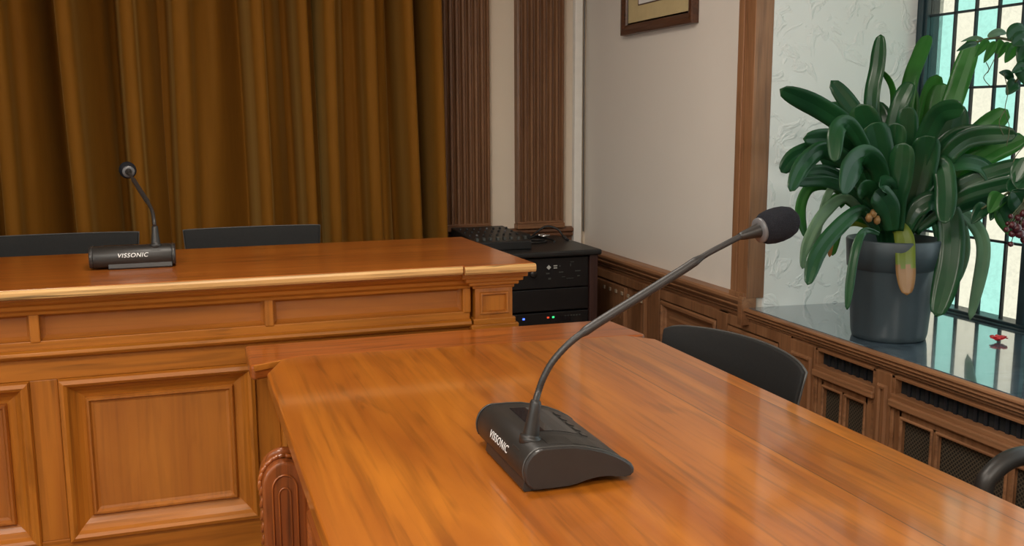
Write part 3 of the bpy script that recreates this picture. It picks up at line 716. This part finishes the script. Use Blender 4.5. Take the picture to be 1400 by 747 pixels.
for x in (-1.9, 1.17): bx('rod_bracket', (x, 4.51, 2.70), (x+.03, YB, 2.73), PINED['x'], cur)

# ------------------------------------------------------------------ framed picture on the right wall
pf = thing('framed_picture', 'dark wooden picture frame with straw coloured mount on the white wall', 'picture', (XR, 3.88, 2.1))
y0, y1, z0, z1 = 3.545, 4.215, 1.722, 2.25
MB().frame(y0, y1, z0, z1, [(0, .001), (0, .030), (.006, .034), (.020, .036), (.034, .028), (.042, .026), (.046, .016), (.052, .016)], YZ(XR)).build('frame', FRAMEW['y'], pf)
bx('mount', (XR-.016, y0+.045, z0+.045), (XR-.006, y1-.045, z1-.045), MATT, pf, 0)
bx('print', (XR-.0185, y0+.16, z0+.125), (XR-.015, y1-.16, z1-.11), PAPER, pf, 0)
MB().frame(y0+.155, y1-.155, z0+.12, z1-.105, [(0, .0155), (.001, .0195), (.005, .0195), (.006, .0155)], YZ(XR)).build('inner_bead', FRAMEW['y'], pf)

# ------------------------------------------------------------------ equipment rack in the corner
rk = thing('equipment_rack', 'black audio equipment rack standing in the corner behind the bench', 'rack', (1.48, 4.32, 0))
RX0, RX1, RY0, RY1, RT = 1.240, 1.795, 4.05, 4.60, .756
bx('rack_top', (RX0-.012, RY0-.02, RT-.026), (RX1+.012, RY1, RT), RACKB, rk, .008)
for a, b in ((RX0, RX0+.03), (RX1-.040, RX1)): bx('side_panel', (a, RY0, .05), (b, RY1, RT-.026), RACKW['z'], rk, .003)
bx('back_panel', (RX0+.03, RY1-.02, .05), (RX1-.04, RY1, RT-.026), RACKB, rk, 0)
bx('plinth', (RX0+.01, RY0+.02, 0), (RX1-.01, RY1-.02, .052), RACKB, rk, 0)
def unit(z0, z1, name='rack_unit'):
    return bx(name, (RX0+.032, RY0+.012, z0), (RX1-.042, RY1-.06, z1), RACKF, rk, .003)
U = unit(.585, .722, 'amplifier'); FY = RY0+.0115
m_ = MB()
def dash(mb, x, z, w, h, mi=0): mb.box((x-w/2, FY-.0012, z-h/2), (x+w/2, FY+.001, z+h/2), mi)
m_.prism([(-.011, 0), (0, -.011), (.011, 0), (0, .011)], FY-.0012, FY+.001, lambda u, v, w: (1.558+u, w, .680+v)); dash(m_, 1.590, .686, .018, .004); dash(m_, 1.590, .676, .016, .004)
m_.build('white_symbols', MARK, U)
d_ = MB()
for x, z, w_, h_ in ((1.672, .700, .018, .003), (1.664, .686, .004, .012), (1.553, .652, .016, .006), (1.618, .655, .020, .005), (1.700, .657, .026, .004), (1.562, .628, .012, .008), (1.662, .625, .034, .0025), (1.612, .684, .006, .006), (1.630, .633, .014, .003), (1.704, .634, .012, .004)): dash(d_, x, z, w_, h_)
d_.build('control_markings', DIMMARK, U)
for x in (1.36, 1.42, 1.48): MB().lathe([(.017, 0), (.016, .014), (.012, .018), (0, .018)], (x, FY, .655), 20, 0, (0, -1, 0)).build('control_knob', BLACKD, U)
unit(.480, .580, 'blank_panel')
V = unit(.405, .472, 'receiver')
vb_ = MB(); dash(vb_, 1.615, .440, .10, .022); vb_.build('display', LCD, V)
for nme, mt, x in (('blue_lamp', BLUELED, 1.437), ('red_lamp', REDLED, 1.555), ('green_lamp', GREENLED, 1.580)):
    l_ = MB(); dash(l_, x, .449, .010, .007); l_.build(nme, mt, V)
bt = MB()
for k in range(6): dash(bt, 1.64+.014*k, .452, .008, .005)
bt.build('button_row', DIMMARK, V)
unit(.32, .40); unit(.20, .31); unit(.08, .19)

# mixer lying on the rack
mx = thing('mixing_desk', 'low black mixing desk lying on the left of the rack top', 'mixer', (1.32, 4.33, RT))
MB().prism([(4.14, RT), (4.56, RT), (4.56, RT+.066), (4.42, RT+.060), (4.14, RT+.040)], 1.238, 1.505, lambda u, v, w: (w, u, v)).build('case', RACKB, mx, bevel=.005)
fd = MB()
for i in range(8):
    x = 1.258+.033*i
    for j in range(3):
        y = 4.30+.08*j; zt_ = RT+.040+(y-4.14)*.0714
        MB().lathe([(.006, -.002), (.005, .007), (0, .0075)], (x, y, zt_), 12).build('knob', GREYRING if (i+2*j) % 7 == 1 else RACKB, mx)
    bx('fader', (x-.006, 4.175+.004*(i % 3), RT+.040), (x+.006, 4.20+.004*(i % 3), RT+.056), DIMMARK, mx, .002)
pj = MB().lathe([(.009, 0), (.009, .03), (.006, .035), (0, .035)], (1.252, 4.142, RT+.022), 14, 0, (0, -1, 0)).build('jack_plug', CHROME, mx)
# second box with cables
bx2 = thing('power_supply', 'small flat black box among cables on the rack top', 'device', (1.45, 4.47, RT))
MB().box((1.50, 4.42, RT), (1.60, 4.56, RT+.034)).build('case', RACKB, bx2, bevel=.004)
MB().box((1.52, 4.418, RT+.012), (1.58, 4.421, RT+.024)).build('socket_strip', DIMMARK, bx2)
def cable(label, pts, plug=None):
    t = thing('cable', label, 'cable', pts[0]); MB().tube(catmull(pts, 8), .005, 8).build('lead', CABLE, t)
    if plug: MB().lathe([(.007, 0), (.008, .02), (.0075, .034), (.004, .038), (.004, .05), (0, .05)], plug[0], 12, 0, plug[1]).build('plug', CHROME if len(plug) < 3 else RUBBER, t)
z = RT+.006
cable('black cable arching up over the right of the rack top', [(1.63, 4.50, z), (1.655, 4.48, z+.03), (1.70, 4.46, z+.058), (1.745, 4.43, z+.045), (1.765, 4.40, z+.012), (1.775, 4.36, z)], ((1.762, 4.405, z+.015), (.1, -.3, -.15), 1))
cable('black cable coiled on the rack top with a silver plug', [(1.52, 4.36, z), (1.56, 4.40, z), (1.62, 4.41, z), (1.66, 4.37, z), (1.63, 4.32, z), (1.57, 4.31, z), (1.54, 4.34, z+.009)], ((1.545, 4.335, z+.012), (-.4, -.3, .05)))
cable('black cable lying loosely across the rack top near the pilaster', [(1.60, 4.54, z), (1.66, 4.55, z), (1.70, 4.50, z), (1.685, 4.43, z+.004), (1.70, 4.36, z), (1.68, 4.31, z)], ((1.655, 4.44, z+.01), (.5, -.2, .1)))
cable('short black cable with two silver plugs on the rack top', [(1.665, 4.48, z+.012), (1.635, 4.46, z+.012), (1.60, 4.455, z), (1.575, 4.44, z)], ((1.66, 4.478, z+.013), (.5, .1, 0)))

# ------------------------------------------------------------------ plants on the ledge
def ribbon(mb, pts, width, mi=0, tip_mi=None, twist=0, side=None, point=1.0, fold=-.30, base=.42, lance=False):
    """strap leaf: centre line pts, full width, channelled cross-section"""
    pc = catmull(pts, 7); n = len(pc); rows = []
    for i, p in enumerate(pc):
        t = i/(n-1); tg = (pc[min(i+1, n-1)]-pc[max(i-1, 0)]).normalized()
        vd = (p-CAM).normalized() if side is None else side
        sd = tg.cross(vd)
        if sd.length < .15: sd = tg.cross(Vector((0, 0, 1)))
        sd.normalize(); nr = sd.cross(tg).normalized()
        a = twist*(.4+.6*t); s2 = sd*math.cos(a)+nr*math.sin(a); n2 = nr*math.cos(a)-sd*math.sin(a)
        e = min(1, (base+(1-base)*min(1, t/.45)))
        if t > .80: e *= math.sqrt(max(0, 1-((t-.80)/.20)**(2*point)))
        if lance: e = math.sin(PI*min(1, t)**.8)**.85
        w = max(width*e, .0012)/2
        rows.append([p-s2*w+n2*w*fold, p-s2*w*.5+n2*w*fold*.40, p, p+s2*w*.5+n2*w*fold*.40, p+s2*w+n2*w*fold])
    o = len(mb.v); mb.v += [Vector(q) for r in rows for q in r]
    for i in range(n-1):
        mb.sharp.add((o+i*5+2, o+i*5+7))
        for k in range(4):
            mb.f.append([o+i*5+k, o+i*5+k+1, o+(i+1)*5+k+1, o+(i+1)*5+k]); mb.sm.append(True)
            mb.mi.append(tip_mi if (tip_mi is not None and i > n*.72+(k % 2)) else mi)
PX, PY = 2.125, 2.50
pl = thing('potted_plant', 'large strap leaved green plant in a slate grey pot on the marble ledge', 'plant', (PX, PY, SILL+.002), 0)
PH = .318
MB().lathe([(.105, 0), (.112, .003), (.116, .02), (.130, PH-.095), (.131, PH-.092), (.137, PH-.090), (.143, PH-.004), (.141, PH), (.134, PH), (.130, PH-.03), (.0, PH-.03)], (PX, PY, SILL+.002), 48).build('pot', POT, pl)
MB().lathe([(.1, -.012), (.128, -.006), (.06, .010), (0, .014)], (PX, PY, SILL+PH-.03), 32).build('soil', SOIL, pl)
lf = MB(); FOLDS = (-.14, -.06, -.18, .08, -.10)
# (image path of the centre line, width in metres, how far each end leans towards the room, material, twist)
def L(path, w, d0=0, d1=0, mi=0, tw=0, pt=1.0, mb=None, tip=None):
    pts = []
    for k, (x, y) in enumerate(path):
        t = k/(len(path)-1); pts.append(at_y(x, y, PY-(d0+(d1-d0)*t)))
    ribbon(mb or lf, pts, w*1.04, mi, tip, tw*1.3, point=pt*.85, fold=FOLDS[len(lf.v) % 5])
L([(1206, 312), (1196, 250), (1168, 185), (1122, 148), (1066, 122)], .066, -.02, -.10, 0, .2)
L([(1206, 312), (1200, 230), (1175, 165), (1136, 110)], .056, 0, -.12, 0, -.3)
L([(1208, 312), (1198, 220), (1192, 140), (1200, 90), (1204, 47)], .047, -.02, -.06, 0, .35)
L([(1224, 312), (1230, 220), (1243, 120), (1258, 75), (1269, 48)], .048, -.03, -.10, 1, .3)
L([(1236, 312), (1262, 230), (1298, 150), (1314, 105), (1332, 52)], .062, -.02, .0, 1, .1)
L([(1216, 312), (1214, 220), (1222, 130), (1206, 96)], .022, -.02, -.05, 1, .6)
L([(1220, 312), (1216, 220), (1228, 150), (1246, 112)], .052, .01, .03, 0, .2)
L([(1230, 312), (1238, 240), (1240, 190), (1240, 145)], .062, .04, .07, 0, -.1)
L([(1232, 312), (1243, 220), (1248, 160), (1248, 120)], .036, -.05, -.07, 1, 0)
L([(1236, 312), (1254, 210), (1268, 150), (1281, 102)], .062, -.06, -.12, 1, .3)
L([(1240, 312), (1264, 220), (1280, 165), (1288, 113)], .080, -.03, -.06, 1, .1)
L([(1246, 315), (1268, 250), (1296, 195), (1306, 140)], .092, .03, .06, 0, .1)
L([(1248, 315), (1286, 250), (1328, 195), (1378, 150)], .070, .0, .12, 1, .1)
L([(1248, 315), (1300, 250), (1350, 212), (1402, 188)], .064, .03, .20, 1, .1)
L([(1250, 315), (1300, 262), (1350, 238), (1405, 222)], .046, .05, .25, 0, .2)
L([(1252, 316), (1310, 272), (1360, 255), (1402, 247)], .046, .08, .29, 0, -.2)
L([(1250, 316), (1310, 285), (1350, 272), (1374, 282)], .044, .04, .15, 0, .2)
L([(1244, 316), (1262, 262), (1300, 226), (1342, 228), (1360, 258)], .060, .06, .20, 0, .7)
L([(1246, 316), (1262, 250), (1286, 226), (1293, 262), (1291, 306)], .060, .04, .20, 0, .0)
L([(1250, 318), (1276, 278), (1298, 300), (1298, 360), (1280, 434)], .076, .06, .17, 0, .1)
L([(1250, 318), (1288, 280), (1310, 300), (1318, 340), (1308, 388)], .036, .02, .07, 2, .2, .8)
L([(1252, 318), (1300, 288), (1334, 310), (1344, 350), (1326, 438)], .042, .03, .10, 2, .3, .8)
L([(1200, 318), (1178, 288), (1142, 315), (1116, 350), (1104, 390)], .046, .05, .14, 0, .2, .7)
L([(1198, 318), (1160, 272), (1128, 290), (1106, 328), (1097, 368)], .036, .02, .07, 2, .3, .7)
L([(1198, 318), (1150, 262), (1110, 255), (1094, 285), (1101, 325)], .034, -.02, -.04, 1, .4, .6)
L([(1202, 316), (1178, 235), (1128, 205), (1090, 212), (1068, 236)], .052, .0, .0, 0, .2)
L([(1202, 316), (1172, 240), (1130, 205), (1098, 225), (1080, 262)], .052, .05, .12, 0, .3, .7)
L([(1200, 316), (1168, 268), (1130, 248), (1084, 250)], .034, .03, .05, 0, .2)
L([(1202, 316), (1166, 258), (1128, 233), (1088, 240)], .032, .0, .01, 0, -.2)
L([(1206, 314), (1188, 240), (1150, 194), (1098, 190)], .058, .0, .02, 0, .1)
L([(1208, 314), (1190, 225), (1162, 172), (1144, 178), (1141, 222)], .046, .05, .16, 0, .1)
L([(1212, 314), (1204, 240), (1184, 214), (1164, 228), (1152, 266)], .072, .06, .19, 0, .5, .55)
L([(1202, 320), (1182, 316), (1170, 340), (1163, 380), (1158, 424)], .026, .12, .17, 0, .2, .7)
L([(1212, 314), (1196, 230), (1188, 185), (1176, 142)], .088, .02, .04, 0, .2)
L([(1214, 314), (1204, 240), (1200, 200), (1192, 168)], .085, .05, .09, 0, -.2)
L([(1218, 314), (1214, 250), (1222, 200), (1226, 168)], .066, .06, .10, 0, .2)
L([(1240, 316), (1254, 260), (1264, 215), (1266, 185)], .080, .07, .12, 0, -.1)
L([(1228, 316), (1226, 270), (1232, 235), (1236, 195)], .070, .09, .13, 0, .2)
L([(1244, 316), (1262, 280), (1282, 255), (1312, 250)], .060, .08, .12, 0, .2)
L([(1216, 316), (1206, 285), (1190, 262), (1172, 258)], .060, .07, .12, 0, .2)
L([(1220, 316), (1216, 290), (1206, 272), (1196, 262)], .070, .09, .13, 0, -.1)
L([(1238, 318), (1250, 290), (1270, 275), (1290, 280)], .056, .09, .14, 0, .1)
L([(1198, 318), (1168, 300), (1148, 312), (1138, 350)], .026, -.06, -.10, 1, .2)
L([(1196, 318), (1170, 282), (1146, 270), (1122, 300)], .032, -.06, -.09, 1, .2)
L([(1200, 318), (1176, 270), (1156, 240), (1150, 285)], .034, -.05, -.09, 1, .3)
L([(1200, 318), (1172, 262), (1134, 262), (1112, 350)], .022, .02, .03, 2, .2, .6)
L([(1252, 320), (1276, 300), (1286, 330), (1284, 372)], .036, -.04, -.05, 2, .2)
for k in range(12):                                                   # short inner leaves all round, also on the window side
    a = k*2.4+.5; r = .10+.05*(k % 3); h = .20+.07*(k % 4)
    b0 = Vector((PX+.03*math.cos(a), PY+.03*math.sin(a), SILL+PH-.03))
    ribbon(lf, [b0, b0+Vector((r*.3*math.cos(a), r*.3*math.sin(a), h*.6)), b0+Vector((r*.8*math.cos(a), r*.8*math.sin(a), h)), b0+Vector((r*1.5*math.cos(a), r*1.5*math.sin(a), h*1.05))], .06, 0)
lf.build('foliage', [LEAF, LEAFL, LEAFP], pl, solid=.0016)
wl = MB(); L([(1226, 320), (1230, 312), (1237, 330), (1238, 362), (1240, 404)], .054, .06, .165, 0, .0, .9, wl, 1)
o = wl.build('withered_leaf', [LEAFY, LEAFB], pl, solid=.0016); o['label'] = 'yellow green leaf with a dry brown tip hanging over the pot'
wl = MB(); L([(1200, 318), (1168, 306), (1140, 318), (1134, 352)], .018, -.04, -.07, 0, .0, .9, wl, 1)
wl.build('withered_leaf', [LEAFY, LEAFB], pl, solid=.0016)
for x, y in ((1188, 298), (1194, 292), (1199, 301)):
    MB().lathe([(0, -.015), (.008, -.01), (.011, 0), (.006, .012), (0, .014)], at_y(x, y, PY-.09), 12).build('faded_flower', LEAFB, pl)

# second plant, mostly beyond the picture's right edge
QX, QY = 2.385, 2.085
p2 = thing('potted_plant', 'trailing plant with dark red berries at the right edge before the leaded window', 'plant', (QX, QY, SILL+.002))
MB().lathe([(.075, 0), (.08, .004), (.098, .20), (.104, .202), (.106, .235), (.098, .236), (.094, .215), (0, .214)], (QX, QY, SILL+.002), 36).build('pot', plain('dark_brown_pot', (.035, .022, .02), .4), p2)
MB().lathe([(.09, -.008), (.05, .006), (0, .01)], (QX, QY, SILL+.215), 24).build('soil', SOIL, p2)
sm_ = MB(); lv = MB(); tw_ = MB()
qb = Vector((QX, QY, SILL+.21))
def stem(pts, r=.004): sm_.tube(catmull(pts, 6), r, 8)
s1 = [qb, qb+Vector((.01, .02, .35)), at_y(1440, 90, 2.12), at_y(1400, 62, 2.20), at_y(1360, 52, 2.28), at_y(1322, 62, 2.33)]
stem(s1)
def leaflet(x0, y0, x1, y1, w, Y, mi=0, tw=.2, bend=4, dy=0):
    a = at_y(x0, y0, Y); b = at_y(x1, y1, Y+dy); mm = at_y((x0+x1)/2+bend*.4, (y0+y1)/2-bend, Y+dy/2)
    ribbon(lv, [a, mm, b], w*.9, mi, None, tw, lance=True)
for q in ((1336, 60, 1308, 70, .020, 2.30, 0), (1345, 54, 1314, 57, .012, 2.28, 2), (1352, 56, 1333, 78, .030, 2.27, 1), (1362, 57, 1345, 86, .030, 2.25, 1), (1372, 57, 1362, 74, .034, 2.24, 1),
          (1380, 58, 1364, 80, .022, 2.23, 1), (1390, 60, 1374, 86, .040, 2.21, 1), (1402, 64, 1392, 88, .045, 2.19, 0), (1350, 50, 1376, 46, .024, 2.26, 2), (1378, 54, 1402, 42, .060, 2.2, 0), (1385, 62, 1405, 52, .050, 2.16, 0),
          (1384, 110, 1366, 99, .026, 2.2, 0), (1390, 112, 1376, 130, .044, 2.19, 0), (1396, 80, 1408, 120, .070, 2.15, 0), (1398, 100, 1384, 96, .02, 2.16, 0), (1402, 92, 1383, 100, .03, 2.15, 0)):
    leaflet(*q)
stem([at_y(1420, 60, 2.14), at_y(1402, 95, 2.16), at_y(1388, 112, 2.19)], .003)
s2 = [qb+Vector((0, 0, -.01)), at_y(1425, 270, 2.08), at_y(1395, 255, 2.10), at_y(1372, 268, 2.15), at_y(1342, 286, 2.2)]
stem(s2, .0035)
for q in ((1368, 264, 1352, 292, .056, 2.15, 1), (1348, 280, 1328, 306, .048, 2.2, 0), (1374, 268, 1386, 318, .060, 2.13, 0), (1362, 286, 1380, 322, .050, 2.16, 1), (1384, 260, 1404, 300, .08, 2.1, 0),
          (1390, 258, 1408, 240, .07, 2.09, 0), (1360, 284, 1354, 302, .03, 2.17, 0), (1386, 250, 1402, 215, .05, 2.1, 0), (1378, 262, 1398, 250, .05, 2.11, 0), (1352, 284, 1372, 300, .03, 2.17, 1)):
    leaflet(*q)
stem([at_y(1404, 262, 2.09), at_y(1396, 285, 2.08), at_y(1386, 312, 2.07)], .0025)
for x, y, r in ((1392, 298, .010), (1384, 308, .011), (1378, 306, .007), (1390, 312, .013), (1397, 305, .013), (1384, 320, .010), (1394, 320, .013), (1399, 314, .012), (1376, 314, .008), (1382, 334, .008), (1382, 296, .007), (1400, 292, .011), (1401, 328, .012), (1391, 305, .011)):
    c = at_y(x, y, 2.07+random.uniform(-.02, .02)); MB().lathe([(0, -r), (r*.7, -r*.7), (r, 0), (r*.7, r*.7), (0, r)], c, 12).build('berry', BERRY, p2)
    tw_.tube([c, at_y(1400, 275, 2.085)], .0012, 6)
for pts in ([(1348, 85), (1352, 95), (1345, 105), (1348, 112), (1354, 118)], [(1372, 100), (1378, 125), (1374, 150), (1380, 175), (1376, 200)], [(1360, 80), (1350, 100)], [(1400, 200), (1388, 215), (1384, 235), (1390, 255)], [(1374, 150), (1366, 168), (1372, 185)]):
    tw_.tube(catmull([at_y(x, y, 2.17) for x, y in pts], 5), .0012, 6)
sm_.build('stem', STEMM, p2); lv.build('foliage', [LEAF, LEAFL, LEAFP], p2, solid=.0014); tw_.build('twigs', STEMM, p2)

# fallen petal on the ledge
fp = MB(); c = Vector((2.388, 2.318, SILL+.006))
for a, r in ((.3, .032), (1.0, .022), (2.6, .020), (-.5, .028), (3.6, .022), (4.6, .018)):
    ribbon(fp, [c, c+Vector((math.cos(a)*r*.5, math.sin(a)*r*.5, .010)), c+Vector((math.cos(a)*r, math.sin(a)*r, .007))], .030, 0, None, 0, Vector((0, 0, -1)))
tag(fp.build('fallen_petal', PETAL, None, solid=.0012), 'crumpled red petal lying on the glossy marble ledge', 'petal')

# ------------------------------------------------------------------ light: sky through the windows, added ceiling fill
wd = bpy.data.worlds.new('sky'); SC.world = wd; wd.use_nodes = True
bg = wd.node_tree.nodes['Background']; bg.inputs['Color'].default_value = (.86, .96, 1, 1); bg.inputs['Strength'].default_value = SKY
def area(name, loc, rot, sx, sy, power, c, portal=False):
    ld_ = bpy.data.lights.new(name, 'AREA'); ld_.shape = 'RECTANGLE'; ld_.size = sx; ld_.size_y = sy; ld_.energy = power; ld_.color = c
    o = bpy.data.objects.new(name, ld_); C.objects.link(o); o.location = loc; o.rotation_euler = rot
    if portal: ld_.cycles.is_portal = True
    return o
area('window_portal', (WX+.06, (WY0+WY1)/2, (SILL+WZ1)/2), (0, PI/2, 0), WZ1-SILL, WY1-WY0, 1, (1, 1, 1), True)
for a, b in LW:
    area('window_portal', (XL-.12, (a+b)/2, (LZ[0]+LZ[1])/2), (0, -PI/2, 0), LZ[1]-LZ[0], b-a, 1, (1, 1, 1), True)
area('ceiling_fill', (-.9, .3, ZC-.03), (0, 0, 0), .6, .6, 66, (1, .91, .80))  # unseen area lights at the ceiling, added to brighten the room
area('ceiling_fill', (.6, -1.2, ZC-.03), (0, 0, 0), .6, .6, 66, (1, .91, .80))
area('ceiling_fill', (.3, 2.2, ZC-.03), (0, 0, 0), .6, .6, 30, (1, .91, .80))

vs_ = SC.view_settings; vs_.view_transform = 'Standard'; vs_.look = 'None'; vs_.exposure = 0; vs_.gamma = 1; vs_.use_curve_mapping = False
SC.cycles.max_bounces = 10; SC.cycles.transparent_max_bounces = 12
bpy.context.view_layer.update()
